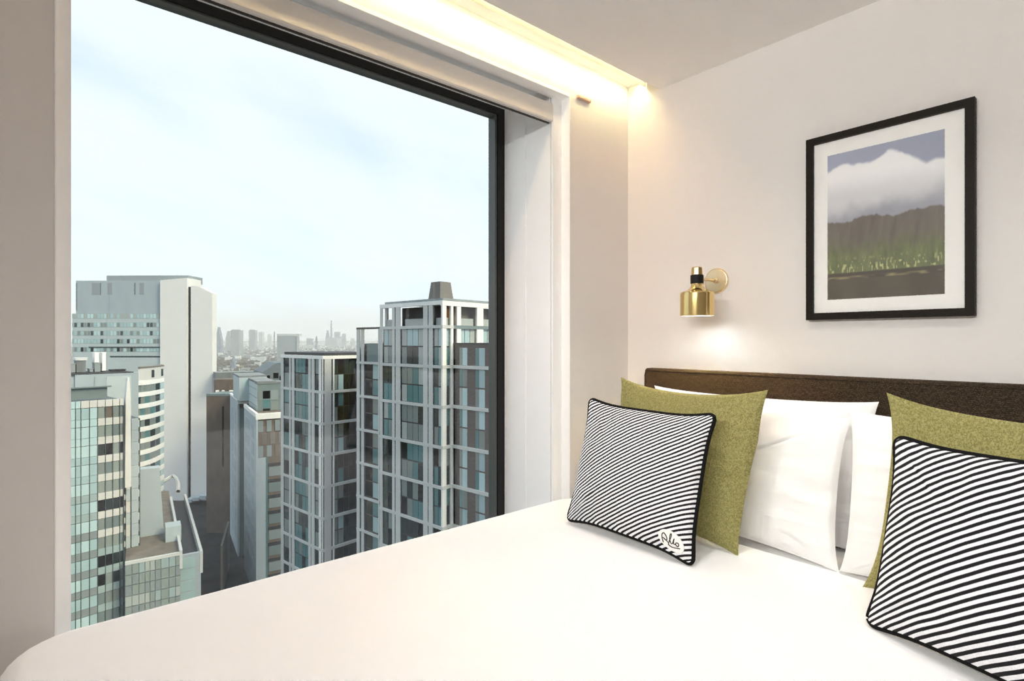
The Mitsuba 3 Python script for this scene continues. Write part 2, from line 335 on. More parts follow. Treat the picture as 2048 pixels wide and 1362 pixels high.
# pillows
P_LBL = {0: 'white pillow at the back left against the headboard behind the olive cushion', 1: 'creased white pillow leaning on the left behind the olive cushion',
         2: 'white pillow at the back right against the headboard', 3: 'white pillow leaning on the right beside the creased pillow'}
PIL = [Cushion(.80, .475, .105, (.03, .045), pose((1.958, .968, .578), 2), 1, .006, .40, ears=.03),
       Cushion(.80, .440, .135, (.03, .05), pose((1.778, 1.012, .587), 9, roll=-1.5), 2, .006, .40, ears=.03, foldx=.010),
       Cushion(.80, .44, .105, (.03, .04), pose((1.958, .06, .578), 2), 3, .006, .40, ears=.03),
       Cushion(.78, .455, .135, (.02, .04), pose((1.765, .195, .586), 9), 4, .006, .40, ears=.03, foldx=-.0)]
for i, c in enumerate(PIL):
    m, uv = c.mesh()
    put('pillow', m, 'pillowcase', smooth=True, label=P_LBL[i], cat='pillow', group='white pillows on the bed')

GRN = [(Cushion(.522, .49, .12, (.05, .075), pose((1.585, 1.044, .615), 8, roll=-1.0), 11, .004, .44, sag=.010, ears=.03, taper=.13), 'olive green cushion on the left behind a striped cushion'),
       (Cushion(.56, .478, .12, (.07, .06), pose((1.562, .188, .622), 9, roll=-3.5), 12, .004, .44, sag=.012, ears=.03, flare=3), 'olive green cushion on the right partly cut off by the picture edge')]
for c, l in GRN:
    m, uv = c.mesh()
    put('cushion', m, 'green', smooth=True, uv=uv, label=l, cat='cushion', group='plain olive cushions')

STR = [(Cushion(.505, .448, .135, (.085, .115), pose((1.402, 1.097, .609), 15, roll=-1.0), 21, .004, .46, ears=.03, flare=4, rnd=.09), 'stripe_a', 'black and white striped cushion with a white badge, standing on the left'),
       (Cushion(.505, .440, .135, (.085, .10), pose((1.335, .190, .609), 14.5, turn=-19, roll=.8), 22, .004, .46, ears=.04, flare=4, rnd=.10), 'stripe_b', 'black and white striped cushion in the right foreground')]
for i, (c, m_, l) in enumerate(STR):
    t = thing('striped_cushion', l, 'cushion', 'striped cushions')
    m, uv = c.mesh()
    put('cover', m, m_, t, smooth=True, uv=uv)
    put('piping', tube(c.outline(), .0062, closed=True), 'black_piping', t, smooth=True, label='black piping')
    if i == 0:
        def onc(pts, lift):      # points of the badge (metres from its centre, x right, y up) laid on the cover
            p = np.asarray(pts, float)
            return c.world(c.local(.765 + p[:, 0] / (c.w / 2), -.800 + p[:, 1] / (c.h / 2), 1, lift))
        rr, th = np.meshgrid(np.linspace(0, 1, 12), np.linspace(0, 2 * np.pi, 40, endpoint=False), indexing='ij')
        disc = np.column_stack([(rr * np.cos(th)).ravel() * .040, (rr * np.sin(th)).ravel() * .030])
        n = 40; f = []
        for a_ in range(11):
            for b_ in range(n): f += [[a_ * n + b_, a_ * n + n + b_, a_ * n + n + (b_ + 1) % n], [a_ * n + b_, a_ * n + n + (b_ + 1) % n, a_ * n + (b_ + 1) % n]]
        top = onc(disc, .0035); bot = onc(disc, .0005)
        wall = [[11 * n + b_, 11 * n + (b_ + 1) % n + len(top), 11 * n + b_ + len(top)] for b_ in range(n)] + [[11 * n + b_, 11 * n + (b_ + 1) % n, 11 * n + (b_ + 1) % n + len(top)] for b_ in range(n)]
        bd = put('logo_badge', (np.vstack([top, bot]), np.vstack([f, wall])), 'badge', t, smooth=30, label='white oval badge with black script')
        strokes = [[(-.026, -.016), (-.029, .004), (-.024, .015), (-.016, .013), (-.011, .000), (-.018, -.004), (-.026, .000), (-.014, -.006), (-.008, -.014)],
                   [(-.006, -.008), (.000, .004), (.006, .020), (.003, .022), (-.001, .008), (.000, -.006), (.006, -.007)],
                   [(.006, -.007), (.010, .002), (.015, .012), (.011, .000), (.012, -.006), (.018, -.004)],
                   [(.018, -.004), (.022, .003), (.028, .002), (.026, -.006), (.018, -.004)],
                   [(-.010, -.016), (.004, -.019), (.018, -.015), (.032, -.010)]]
        from scipy.interpolate import CubicSpline
        ms = []
        for s_ in strokes:
            s_ = np.array(s_); tt = np.linspace(0, 1, len(s_))
            p = CubicSpline(tt, s_)(np.linspace(0, 1, 36))
            ms.append(tube(onc(p * .92, .0042), .0011, sides=6))
        put('script_lettering', join(*ms), 'black_piping', bd)

# headboard
hb = thing('headboard', 'dark brown tweed headboard along the wall behind the pillows', 'headboard')
put('panel', rbox(2.038, 2.098, -.55, 1.478, .10, 1.128, .012, 4), 'headboard', hb, smooth=40)
put('seam_piping', tube([(2.040, -.545, 1.118), (2.040, .5, 1.118), (2.040, 1.468, 1.118), (2.040, 1.473, 1.10), (2.040, 1.473, .6), (2.040, 1.473, .14)], .004), 'headboard', hb, smooth=True)

# ------------------------------------------------------------------ wall lamp
lp = thing('wall_lamp', 'small brass wall lamp with a black collar above the headboard', 'lamp')
LX, LY, Z0 = 1.950, 1.165, EYE
put('backplate', lathe([(0, 0), (.0515, 0), (.0515, .004), (.049, .008), (.044, .010), (0, .0115)], (XH, LY, Z0 + .244), 'x', 64), 'brass_satin', lp, smooth=35)
put('arm', join(tube([(2.092, LY, Z0 + .244), (2.03, LY, Z0 + .2435), (1.985, LY, Z0 + .242)], .0055, sides=16), lathe([(0, 0), (.009, 0), (.009, .010), (.0065, .013), (0, .013)], (1.990, LY, Z0 + .242), 'x', 24),
                lathe([(0, 0), (.011, 0), (.011, .006), (.006, .010), (0, .010)], (2.0885, LY, Z0 + .244), 'x', 24)), 'brass_satin', lp, smooth=35)
put('collar', lathe([(.0, .222), (.0232, .222), (.0245, .2235), (.0245, .2545), (.0232, .256), (0, .256)], (LX, LY, Z0), n=48), 'rubber', lp, smooth=30)
put('top_cap', lathe([(0, .256), (.0218, .256), (.0205, .284), (.0190, .2865), (0, .2865)], (LX, LY, Z0), n=8), 'brass', lp, smooth=20)
sh = put('shade', lathe([(.0225, .2225), (.0230, .214), (.0275, .205), (.040, .1955), (.0545, .1905), (.0610, .188), (.0640, .182), (.0640, .0965), (.0632, .0955), (.0618, .0965), (.0618, .181), (.058, .1855), (.022, .201)], (LX, LY, Z0), n=80), 'brass', lp, smooth=28)
put('liner', lathe([(.0612, .098), (.0612, .180), (.0575, .1845), (.0, .196)], (LX, LY, Z0), n=48), 'shade_inner', lp, smooth=30)
bulb = put('bulb', lathe([(0, .105), (.012, .107), (.020, .114), (.023, .124), (.020, .136), (.013, .148), (.012, .170), (0, .170)], (LX, LY, Z0), n=32), 'trim', lp, smooth=True)
LAMP = 900.0
scene[bulb]['emitter'] = {'type': 'area', 'radiance': rgb(LAMP, LAMP * .70, LAMP * .35)}

# ------------------------------------------------------------------ picture
pf = thing('framed_picture', 'black framed landscape print with a white mount above the bed', 'picture')
py0, py1, pz0, pz1, bw = .342, .809, EYE + .073, EYE + .714, .0232
def mitre(y0, y1, z0, z1, b, x0, x1):
    o = [(y0, z0), (y1, z0), (y1, z1), (y0, z1)]; i = [(y0 + b, z0 + b), (y1 - b, z0 + b), (y1 - b, z1 - b), (y0 + b, z1 - b)]
    return [prism([o[k], o[(k + 1) % 4], i[(k + 1) % 4], i[k]], x0, x1, ((0, 0, 0), (0, 1, 0), (0, 0, 1), (1, 0, 0))) for k in range(4)]
for m in mitre(py0, py1, pz0, pz1, bw, 2.072, 2.0985): put('frame_side', m, 'picture_wood', pf)
put('mount', box(2.084, 2.0875, py0 + .01, py1 - .01, pz0 + .01, pz1 - .01), 'mount', pf)
yy0, yy1, zz0, zz1 = .4146, .742, EYE + .1415, EYE + .6425
put('print', (np.array([[2.0835, yy1, zz0], [2.0835, yy0, zz0], [2.0835, yy0, zz1], [2.0835, yy1, zz1]]), np.array([[0, 1, 2], [0, 2, 3]])), 'print', pf, uv=np.array([[0, 0], [1, 0], [1, 1], [0, 1.]]), label='landscape print of a green hillside under white cloud')
put('glass', (np.array([[2.0775, py1 - .015, pz0 + .015], [2.0775, py0 + .015, pz0 + .015], [2.0775, py0 + .015, pz1 - .015], [2.0775, py1 - .015, pz1 - .015]]), np.array([[0, 1, 2], [0, 2, 3]])), 'picture_glass', pf)
#CITY
# ------------------------------------------------------------------ the city outside (heights zr are measured from the camera's height)
GROUND = -70.0
mat('concrete_white', (.70, .71, .69), .7)
mat('frame_pale', (.54, .56, .54), .55)
mat('frame_bright', (.80, .81, .78), .55)
mat('slab_blue', mikit.proc(lambda p, n, uv: mix((.33, .395, .43), (.37, .435, .465), fbm(p.x * .35, p.y * .35, p.z * .12, 2))), .65)
mat('slab_pale', (.43, .50, .51), .6)
mat('roof_dark', (.035, .038, .042), .6)
mat('brick_brown', mikit.proc(lambda p, n, uv: mix((.085, .072, .066), (.125, .105, .095), noise(p.x * 4 + p.y * 4, 0.0, p.z * 12))), .85)
mat('core_dark', (.055, .055, .052), .7)
mat('brown_clad', mikit.proc(lambda p, n, uv: mix((.11, .090, .075), (.16, .135, .11), fbm(p.x * .8, p.y * .8, p.z * .3, 2))), .7)
mat('grey_clad', (.22, .27, .28), .55)
mat('teal_grey', (.15, .20, .205), .5)
mat('steel', (.26, .30, .31), .4)
mat('chimney', (.165, .158, .145), .8)
mat('asphalt', mikit.proc(lambda p, n, uv: mix((.020, .020, .020), (.055, .052, .048), fbm(p.x * .12, p.y * .12, 0, 4))), .9)
mat('terrace', mikit.proc(lambda p, n, uv: mix((.13, .115, .095), (.21, .19, .16), fbm(p.x * .6, p.y * .6, 0, 3))), .85)
mat('gravel', mikit.proc(lambda p, n, uv: mix((.11, .125, .13), (.23, .255, .26), fbm(p.x * .5, p.y * .5, 0, 3))), .9)
mat('dark_pane', (.018, .030, .032), .06, spec=.9)
mat('pane_black', (.006, .008, .009), .05, spec=.7)
mat('pane_teal', (.09, .20, .21), .10, spec=.9)
mat('pane_pale', (.34, .48, .50), .16, spec=.8)
mat('pane_mint', (.44, .60, .62), .16, spec=.8)
mat('pane_grey', (.20, .24, .23), .12, spec=.8)
mat('pane_green', (.24, .29, .27), .3, spec=.6)
mat('hall_roof', (.13, .16, .175), .7)
mat('pane_curtain', (.36, .40, .38), .35, spec=.6)
mat('spandrel_teal', (.30, .39, .39), .3, spec=.7)
mat('spandrel_grey', (.22, .26, .265), .3, spec=.7)
mat('cream', (.58, .585, .555), .55)
mat('mullion', (.055, .075, .080), .45)
mat('orange_panel', (.36, .16, .07), .8)
mat('balustrade', (.30, .33, .32), .25, spec=.8)
mat('blue_white', (.40, .47, .50), .5)
mat('lamp_white', (.85, .85, .83), .6)
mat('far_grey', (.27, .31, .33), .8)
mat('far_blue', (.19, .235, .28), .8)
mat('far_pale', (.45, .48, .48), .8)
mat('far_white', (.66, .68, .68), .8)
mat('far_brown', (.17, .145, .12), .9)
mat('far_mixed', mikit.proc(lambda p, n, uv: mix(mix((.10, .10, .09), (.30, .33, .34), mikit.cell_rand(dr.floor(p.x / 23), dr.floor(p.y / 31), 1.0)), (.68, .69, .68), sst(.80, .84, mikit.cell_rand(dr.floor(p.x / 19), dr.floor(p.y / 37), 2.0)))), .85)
mat('foliage', mikit.proc(lambda p, n, uv: mix((.045, .045, .034), (.11, .10, .078), noise(p.x * .5, p.y * .5, p.z * .5))), .95)
mat('city_ground', mikit.proc(lambda p, n, uv: mix(mix((.07, .068, .058), (.15, .145, .13), fbm(p.x * .02, p.y * .02, 0, 4)), (.05, .052, .038), sst(.45, .65, fbm(p.x * .006, p.y * .006, 3.0, 3)))), .95)

LD = np.array([-.1464, .9892, 0]); RD = np.array([.9892, .1464, 0]); ZD = np.array([0, 0, 1.])
class Face:
    """a facade: s metres along it, zr metres above the camera's height, o metres outwards"""
    def __init__(s, P, d, n):
        s.P = np.array([P[0], P[1], EYE], float); s.d = np.array([d[0], d[1], 0.]); s.n = np.array([n[0], n[1], 0.])
        s.d /= np.linalg.norm(s.d); s.n = s.n - s.d * (s.n @ s.d); s.n /= np.linalg.norm(s.n)
    def pt(s, a, z=0, o=0): return s.P + a * s.d + o * s.n + np.array([0, 0, z])
    def sp(s, px):
        r = ray(px); C, d = s.P, s.d
        return -(C[0] * r[1] - C[1] * r[0]) / (d[0] * r[1] - d[1] * r[0])
    def bx(s, a0, a1, z0, z1, o0=0, o1=.3):
        v, f = box(min(a0, a1), max(a0, a1), min(o0, o1), max(o0, o1), z0, z1)
        w = s.P + v[:, :1] * s.d + v[:, 1:2] * s.n + v[:, 2:] * ZD
        if np.cross(s.d, s.n)[2] < 0: f = f[:, ::-1]
        return w, f
    def poly(s, pts, o0, o1): return prism(pts, o0, o1, (s.P, s.d, ZD, s.n))
def Fpx(px, t, d, n): return Face(at(px, t), d, n)

put('city_ground', join(box(-9000, 20000, 420, 26000, GROUND + EYE - 8, GROUND + EYE)), 'city_ground', kind='structure', label='hazy ground of the far town')
put('street', box(-140, 260, 18, 420, GROUND + EYE - 8, GROUND + EYE - .02), 'asphalt', kind='structure', label='dark street between the towers far below')

LEV = [2.2, -4.2, -10.6, -17.0, -23.4, -29.8, -36.2, -42.6, -49.0]
pick = lambda *k: k[int(rng.integers(len(k)))]
def bays(th, face, spans, floors, mats, o=.02, mid=True, label='window_pane', gap=.10):
    """one pane per span and storey; spans = [(s0, s1)], floors = [(z0, z1)]"""
    for (a0, a1) in spans:
        for (z0, z1) in floors:
            put(label, face.bx(min(a0, a1) + gap / 2, max(a0, a1) - gap / 2, z0 + .06, z1 - .06, o - .05, o), pick(*mats), th)
def split(a0, a1, n): e = np.linspace(a0, a1, n + 1); return [(e[i], e[i + 1]) for i in range(n)]
def storeys(levels, k=2):
    out = []
    for u, l in zip(levels[:-1], levels[1:]):
        h = (u - l) / k
        out += [(u - (i + 1) * h + (.24 if i == k - 1 else .05), u - i * h - (.24 if i == 0 else .05)) for i in range(k)]
    return out

put('unseen_tower_outside', join(box(-16, -2.80, -24, 2.10, GROUND + EYE, 34), box(2.32, 18, -24, 2.10, GROUND + EYE, 34), box(-2.80, 2.32, -24, 2.10, GROUND + EYE, -.13), box(-2.80, 2.32, -24, 2.10, 2.72, 34), box(-2.80, 2.32, -24, -2.36, -.13, 2.72)), 'frame_pale', kind='structure', label='unseen outside of the tower that holds the bedroom, shading the city below')  # out of view, sized to shade the lower part of the city

# ---- tall residential tower on the right
C = (48.21, 73.25)
LF, RF = Face(C, LD, -RD), Face(C, RD, -LD)
tw = thing('residential_tower', 'tallest apartment tower with a pale grid frame and a tapered grey flue', 'tower')
put('core', join(LF.bx(.6, 16.0, GROUND, 2.0, -20, -.32), LF.bx(12.9, 16.3, GROUND, -4.0, -20, -.32), RF.bx(.6, 20, GROUND, 2.0, -.56, -15)), 'core_dark', tw)
COLS = [(16.57, 15.9), (13.07, 12.36), (12.08, 10.83), (4.76, 3.63), (3.38, 2.40)]
for a0, a1 in COLS: put('column', LF.bx(a0, a1, GROUND, 6.0, -.14, .0), 'frame_pale', tw)
put('column', join(LF.bx(0, .12, GROUND, 6.0, -.14, .0), RF.bx(-.001, .85, GROUND, 6.0, -.35, .0)), 'frame_bright', tw)
for a0, a1, z0 in [(1.82, 2.35, GROUND), (3.13, 4.05, -.6), (7.75, 9.32, -.6), (12.2, 13.4, -.6), (16.5, 17.7, -.6)]: put('column', RF.bx(a0, a1, z0, 6.0, -.35, 0), 'frame_bright', tw)  # brighter tone than the left face, painting in its stronger light
for a0, a1 in [(12.38, 12.06), (3.65, 3.36)]: put('recess_strip', LF.bx(a0, a1, GROUND, 5.7, -.20, -.13), 'roof_dark', tw)
for z in LEV: put('beam', join(LF.bx(-.05, 16.6, z - .26, z + .26, -.15, .05), RF.bx(-.05, 2.36, z - .26, z + .26, -.36, .06)), 'frame_pale', tw)
put('beam', RF.bx(2.36, 18, LEV[0] - .30, LEV[0] + .25, -.36, .02), 'teal_grey', tw)
put('roof_beam', join(LF.bx(-.05, 16.6, 5.70, 6.35, -.45, .06), RF.bx(-.05, 18, 5.55, 6.35, -.45, .06)), 'frame_bright', tw)
put('roof_slab', join(LF.bx(-.1, 15.2, 6.35, 6.72, -14, -.05), RF.bx(0, 18, 6.35, 6.72, -.05, -12)), 'steel', tw)
put('return_frame', join(LF.bx(15.95, 16.5, GROUND, 6.0, -1.4, -1.0), LF.bx(15.9, 16.57, 5.7, 6.3, -1.4, -.3)), 'frame_pale', tw)
put('penthouse', join(LF.bx(2.6, 13.1, 2.2, 5.70, -10, -2.2), RF.bx(2.2, 18, 2.2, 5.6, -2.2, -9)), 'roof_dark', tw)
put('penthouse_screen', RF.bx(2.9, 18, 2.45, 5.55, -1.9, -2.15), 'chimney', tw, label='grey louvred screen')
put('orange_panel', LF.bx(.5, 2.35, 3.4, 5.1, -2.1, -1.9), 'orange_panel', tw, label='orange panel standing in for a warm interior behind the corner')  # flat coloured panel imitating a warm interior
for a0, a1, fc in [(10.2, 4.9, LF), (2.2, .2, LF), (15.6, 13.2, LF)]: put('balustrade', fc.bx(a0, a1, 2.45, 3.65, -.62, -.56), 'balustrade', tw)
for a0, a1 in [(.9, 1.75), (4.2, 7.4), (9.4, 11.8)]: put('balustrade', RF.bx(a0, a1, 2.45, 3.65, -.62, -.56), 'pane_curtain', tw)
put('flue', prism([(-1.62, -1.62), (1.62, -1.62), (1.62, 1.62), (-1.62, 1.62)], 0, .05, (RF.pt(3.2, 6.70, -4.0), RD, LD, ZD)), 'steel', tw)
fp = RF.pt(3.2, 6.72, -4.0); lo, hi = 1.22, 1.02; hz = 3.0
vv = np.array([fp + sx * w * RD + sy * w * LD + [0, 0, h] for w, h in ((lo * 1.22, 0), (hi * 1.12, hz)) for sx, sy in ((-1, -1), (1, -1), (1, 1), (-1, 1))])
put('tapered_flue', (vv, np.array([[0, 1, 5], [0, 5, 4], [1, 2, 6], [1, 6, 5], [2, 3, 7], [2, 7, 6], [3, 0, 4], [3, 4, 7], [4, 5, 6], [4, 6, 7]])), 'chimney', tw, label='tapered grey roof flue')
FL = storeys(LEV)
for i, fl in enumerate(FL):
    up = i < 1
    mm = ('pane_pale', 'pane_mint', 'pane_pale', 'pane_curtain') if up else ('pane_grey', 'dark_pane', 'pane_teal', 'pane_grey', 'pane_curtain') if i < 6 else ('dark_pane', 'pane_grey', 'pane_black', 'dark_pane', 'pane_teal')
    bays(tw, LF, split(10.65, 4.80, 4), [fl], mm, -.22)
    bays(tw, LF, split(15.7, 13.15, 2), [fl], mm, -.22)
    bays(tw, LF, split(2.25, .25, 2), [fl], mm, -.22)
    bays(tw, RF, [(.88, 1.80)], [fl], ('pane_teal', 'pane_grey', 'dark_pane') if not up else ('pane_pale',), -.45)
bays(tw, RF, split(4.1, 7.7, 3) + split(9.4, 12.1, 2), [FL[0]], ('pane_pale', 'pane_curtain'), -.45)
# wing that steps forward from the tower's right face
WF = Face((50.22, 73.55), -LD, -RD)
wg = thing('brick_wing', 'lower brown brick wing with tall windows beside the tallest tower', 'building')
put('wall', WF.bx(.4, 12.2, GROUND, -.55, -14, -.30), 'brick_brown', wg)
put('roof_edge', WF.bx(.05, 12.3, -.55, -.40, -14, -.22), 'roof_dark', wg)
for z in LEV[1:]: put('beam', WF.bx(-.1, 8.35, z - .26, z + .26, -.30, .06), 'frame_pale', wg)
for i, fl in enumerate(FL[1:]):
    z1 = fl[1] - .1; z0 = fl[0] + .05
    for a0, a1 in ((1.45, 2.10), (2.15, 3.20), (5.05, 5.75), (5.80, 7.05), (9.6, 10.9)):
        put('window', WF.bx(a0, a1, z0, z1, -.34, -.27), pick('pane_mint', 'pane_pale', 'pane_grey', 'pane_pale') if a0 in (2.15, 5.80) else pick('pane_curtain', 'pane_grey', 'pane_teal'), wg)
# link block between the towers
KF = Face((47.24, 92.50), LD, -RD)
lk = thing('link_block', 'narrow lower block with an open roof frame between the two grid towers', 'building')
put('core', KF.bx(.25, 6.3, GROUND, -.6, -18, -.5), 'brick_brown', lk)
put('roof_room', KF.bx(.25, 4.6, -4.0, -.55, -1.2, -.3), 'teal_grey', lk)
for a0, a1, o in [(7.59, 6.62, 0), (6.35, 5.45, -.2), (.60, .05, 0)]: put('column', KF.bx(a0, a1, GROUND, 2.3, o - .16, o), 'frame_pale', lk)
put('column', KF.bx(7.59, 7.3, GROUND, 2.3, -1.6, -.4), 'frame_pale', lk)
put('post', join(KF.bx(4.65, 4.2, -.6, 2.2, -3.2, -2.9), KF.bx(3.2, 3.0, -.6, 2.2, -2.2, -2.0)), 'mullion', lk)
put('roof_beam', KF.bx(7.6, .05, 2.15, 2.48, -.4, .03), 'roof_dark', lk)
for z in LEV[1:]: put('beam', KF.bx(7.6, .05, z - .26, z + .22, -.16, .05), 'frame_pale', lk)
for fl in FL[1:]:
    for a0, a1 in ((2.85, 1.0),): put('window', KF.bx(a0, a1, fl[0] + .15, fl[1], -.52, -.46), pick('pane_teal', 'pane_grey', 'pane_teal', 'pane_pale'), lk)
    put('window', KF.bx(5.3, 3.1, fl[0] + .1, fl[1], -.52, -.47), 'pane_black', lk)
    put('window', KF.bx(.95, .45, fl[0] + .1, fl[1], -.52, -.47), 'pane_black', lk)

# ---- second residential tower, middle of the view
C2 = at(645.5, 111)
ML, MR = Face(C2, LD, -RD), Face(C2, RD, -LD)
mt = thing('residential_tower', 'lower apartment tower with a pale grid frame and a flat dark roof', 'tower')
LV2 = [-3.45, -10.5, -16.9, -23.3, -29.7, -36.1, -42.5, -48.9, -55.3]
put('core', ML.bx(.75, 17.0, GROUND, -3.2, -14, -.34), 'core_dark', mt)
for a0, a1 in [(17.7, 16.55), (13.95, 13.2), (12.75, 11.7), (5.75, 4.72), (4.42, 3.3)]: put('column', ML.bx(a0, a1, GROUND, -3.2, -.14, 0), 'frame_pale', mt)
put('column', join(ML.bx(1.55, .05, GROUND, -3.2, -.14, 0)), 'frame_bright', mt)
put('column', MR.bx(.42, 1.95, GROUND, -3.2, -.4, 0), 'frame_pale', mt)
put('column', MR.bx(2.32, 2.65, GROUND, -3.2, -.4, 0), 'frame_bright', mt)
put('column', MR.bx(9.6, 10.6, GROUND, -3.2, -.4, 0), 'frame_pale', mt)
for a0, a1, fc in [(13.2, 12.75, ML), (4.72, 4.42, ML)]: put('recess_strip', fc.bx(a0, a1, GROUND, -3.4, -.20, -.13), 'roof_dark', mt)
for a0, a1 in [(.0, .42), (1.95, 2.32)]: put('recess_strip', MR.bx(a0, a1, GROUND, -3.4, -.6, -.25), 'roof_dark', mt)
for z in LV2[:1]: put('roof_beam', join(ML.bx(-.04, 17.7, z - .35, z + .35, -.45, .06), MR.bx(-.04, 10.6, z - .35, z + .35, -.45, .06)), 'frame_bright', mt)
for z in LV2[1:]: put('beam', join(ML.bx(-.04, 17.7, z - .28, z + .28, -.15, .05), MR.bx(-.04, 10.6, z - .28, z + .28, -.42, .06)), 'frame_pale', mt)
put('roof_slab', join(ML.bx(.3, 17.0, -3.1, -2.55, -13.5, -.5)), 'roof_dark', mt)
FL2 = storeys(LV2)
for i, fl in enumerate(FL2):
    mm = ('pane_black', 'dark_pane', 'pane_black', 'dark_pane', 'pane_teal') if i == 0 else ('dark_pane', 'pane_teal', 'pane_grey', 'dark_pane', 'pane_teal')
    bays(mt, ML, split(11.6, 5.8, 4), [fl], mm, -.22)
    bays(mt, ML, [(16.5, 14.0)], [fl], ('pane_grey', 'pane_teal', 'dark_pane'), -.22)
    bays(mt, ML, [(3.25, 1.6)], [fl], ('dark_pane', 'pane_grey'), -.22)
    bays(mt, MR, [(2.75, 3.7)], [fl], ('dark_pane', 'pane_grey'), -.55)
    bays(mt, MR, [(3.8, 5.1)], [fl], ('pane_teal', 'pane_pale', 'pane_grey') if i % 3 else ('pane_black',), -.55)
    bays(mt, MR, [(5.2, 6.3), (6.4, 7.9), (8.0, 9.5)], [fl], ('pane_black', 'pane_black', 'dark_pane'), -.55)

# ---- curtain-walled office building at the left
B0 = at(136, 103.0)
BF = Face(B0, RD, -LD)
bb = thing('office_building', 'teal glass office block with stacked panels at the left edge of the view', 'building')
bs = [BF.sp(p) for p in (138, 151, 161.8, 179, 195.2, 210.8, 225.6, 239.5, 247.5)]
bs[0] = bs[1] - 2.3
put('core', BF.bx(bs[0] - 9, bs[-1], GROUND, -11.9, -22, -.35), 'mullion', bb)
fz0, fh = -12.95, 3.62
for k in range(14):  # panel colours darken downwards, imitating shade and reflection
    zt = fz0 - k * fh
    for c in range(8):
        a0, a1 = bs[c], bs[c + 1]; right = c >= 4
        o = -.04 - (.35 if c == 7 else 0)
        if not right:
            tone = ('pane_mint', 'pane_pale', 'pane_mint') if k < 5 else ('pane_pale', 'pane_pale', 'pane_mint')
            put('glass_panel', BF.bx(a0 + .06, a1 - .06, zt - 2.12, zt - .04, -.30, o), pick(*tone), bb)
            put('spandrel_panel', BF.bx(a0 + .06, a1 - .06, zt - fh + .06, zt - 2.18, -.30, o), 'pane_mint' if k < 2 else 'pane_pale' if k < 4 else 'spandrel_teal' if k < 6 else 'spandrel_grey', bb)
        else:
            tone = ('pane_green', 'teal_grey', 'pane_green', 'pane_grey') if k not in (2, 5, 8, 9) else ('pane_black', 'dark_pane', 'pane_green')
            if k == 0 and c == 5: tone = ('brown_clad',)
            put('window_panel', BF.bx(a0 + .08, a1 - .08, zt - 2.15, zt - .05, -.30, -.16 if c < 7 else -.5), pick(*tone), bb)
            put('spandrel_panel', BF.bx(a0 + .04, a1 - .04, zt - fh + .04, zt - 2.18, -.30, o), 'cream' if k < 7 else 'spandrel_teal', bb)
for c in range(8):
    put('parapet_panel', BF.bx(bs[c] + .05, bs[c + 1] - .05, fz0 + .06, -11.55, -.30, -.04), 'cream' if c > 1 else 'pane_mint', bb)
for c in range(1, 9): put('mullion', BF.bx(bs[c] - .06, bs[c] + .06, fz0 - 14 * fh, -12.9, -.3, .07), 'mullion', bb)
put('roof_rail', join(BF.bx(bs[0] - 8, bs[6] + .6, -9.35, -9.1, -4.0, -3.4), BF.bx(bs[0] - 8, bs[6], -11.6, -9.35, -4.3, -4.1)), 'teal_grey', bb)
put('roof_mast', BF.bx(bs[4] + .3, bs[4] + .45, -9.3, -7.2, -4.2, -4.05), 'steel', bb)
# set-back rooftop storey of the office building with machines on it
TF = Face(at(128, 122.0), RD, -LD)
ts = [TF.sp(p) for p in (134, 150, 212, 262, 277)]
put('rooftop_storey', join(TF.bx(ts[0] - 6, ts[1], -24, -7.7, -12, -.6), TF.bx(ts[1], ts[4], -24, -7.7, -12, 0)), 'slab_blue', bb)
put('rooftop_panel', TF.bx(ts[2] + .1, ts[3], -23, -8.4, 0, .12), 'slab_pale', bb)
put('roof_edge', TF.bx(ts[0] - 6, ts[4] - 1.0, -7.7, -7.5, -12, .05), 'roof_dark', bb)
fin = Face(at(250, 112.0), RD, -LD)
put('white_fin', fin.poly([(0, -30), (1.1, -30), (1.0, -12), (.78, -7.6), (.45, -7.6), (.12, -12)], -1.2, 0), 'concrete_white', bb, label='white tapering fin')
for i, (p0, p1, za, zb, m_) in enumerate([(140, 160, -7.4, -5.3, 'steel'), (162, 181, -7.4, -4.6, 'gravel'), (160, 184, -4.6, -4.0, 'far_white'), (199, 208, -5.2, -2.8, 'lamp_white'), (214.5, 222, -7.2, -2.8, 'lamp_white'), (199, 211, -7.4, -5.3, 'steel'), (143, 150, -5.4, -2.9, 'lamp_white'), (150, 159, -5.6, -3.0, 'gravel'), (233, 262, -7.4, -7.0, 'roof_dark'), (222, 229, -7.4, -6.2, 'gravel'), (189, 196, -7.4, -6.6, 'steel')]):
    s0, s1 = TF.sp(p0), TF.sp(p1)
    u = thing('rooftop_unit', ['grey', 'speckled', 'white lidded', 'white ducted', 'tall white', 'dark grey', 'narrow white', 'pale', 'long low black', 'small pale', 'low dark'][i] + ' rooftop machine on the teal office block, ' + ['at its left end', 'left of the centre', 'topping the speckled one', 'right of the centre', 'beside the white ducted one', 'under the white ducted one', 'behind the left end', 'near the left end', 'at its right end', 'right of the tall white one', 'in the middle'][i], 'machine', 'rooftop machines')
    put('casing', TF.bx(s0, s1, za, zb - .15, -[4.4, 4.4, 4.4, 4.4, 4.4, 4.4, 8.0, 11.5, 4.4, 8.0, 4.4][i] - 2.2, -[4.4, 4.4, 4.4, 4.4, 4.4, 4.4, 8.0, 11.5, 4.4, 8.0, 4.4][i]), m_, u)
    put('top', TF.bx(s0 - .12, s1 + .12, zb - .15, zb, -[4.4, 4.4, 4.4, 4.4, 4.4, 4.4, 8.0, 11.5, 4.4, 8.0, 4.4][i] - 2.3, -[4.4, 4.4, 4.4, 4.4, 4.4, 4.4, 8.0, 11.5, 4.4, 8.0, 4.4][i] + .1), m_, u)
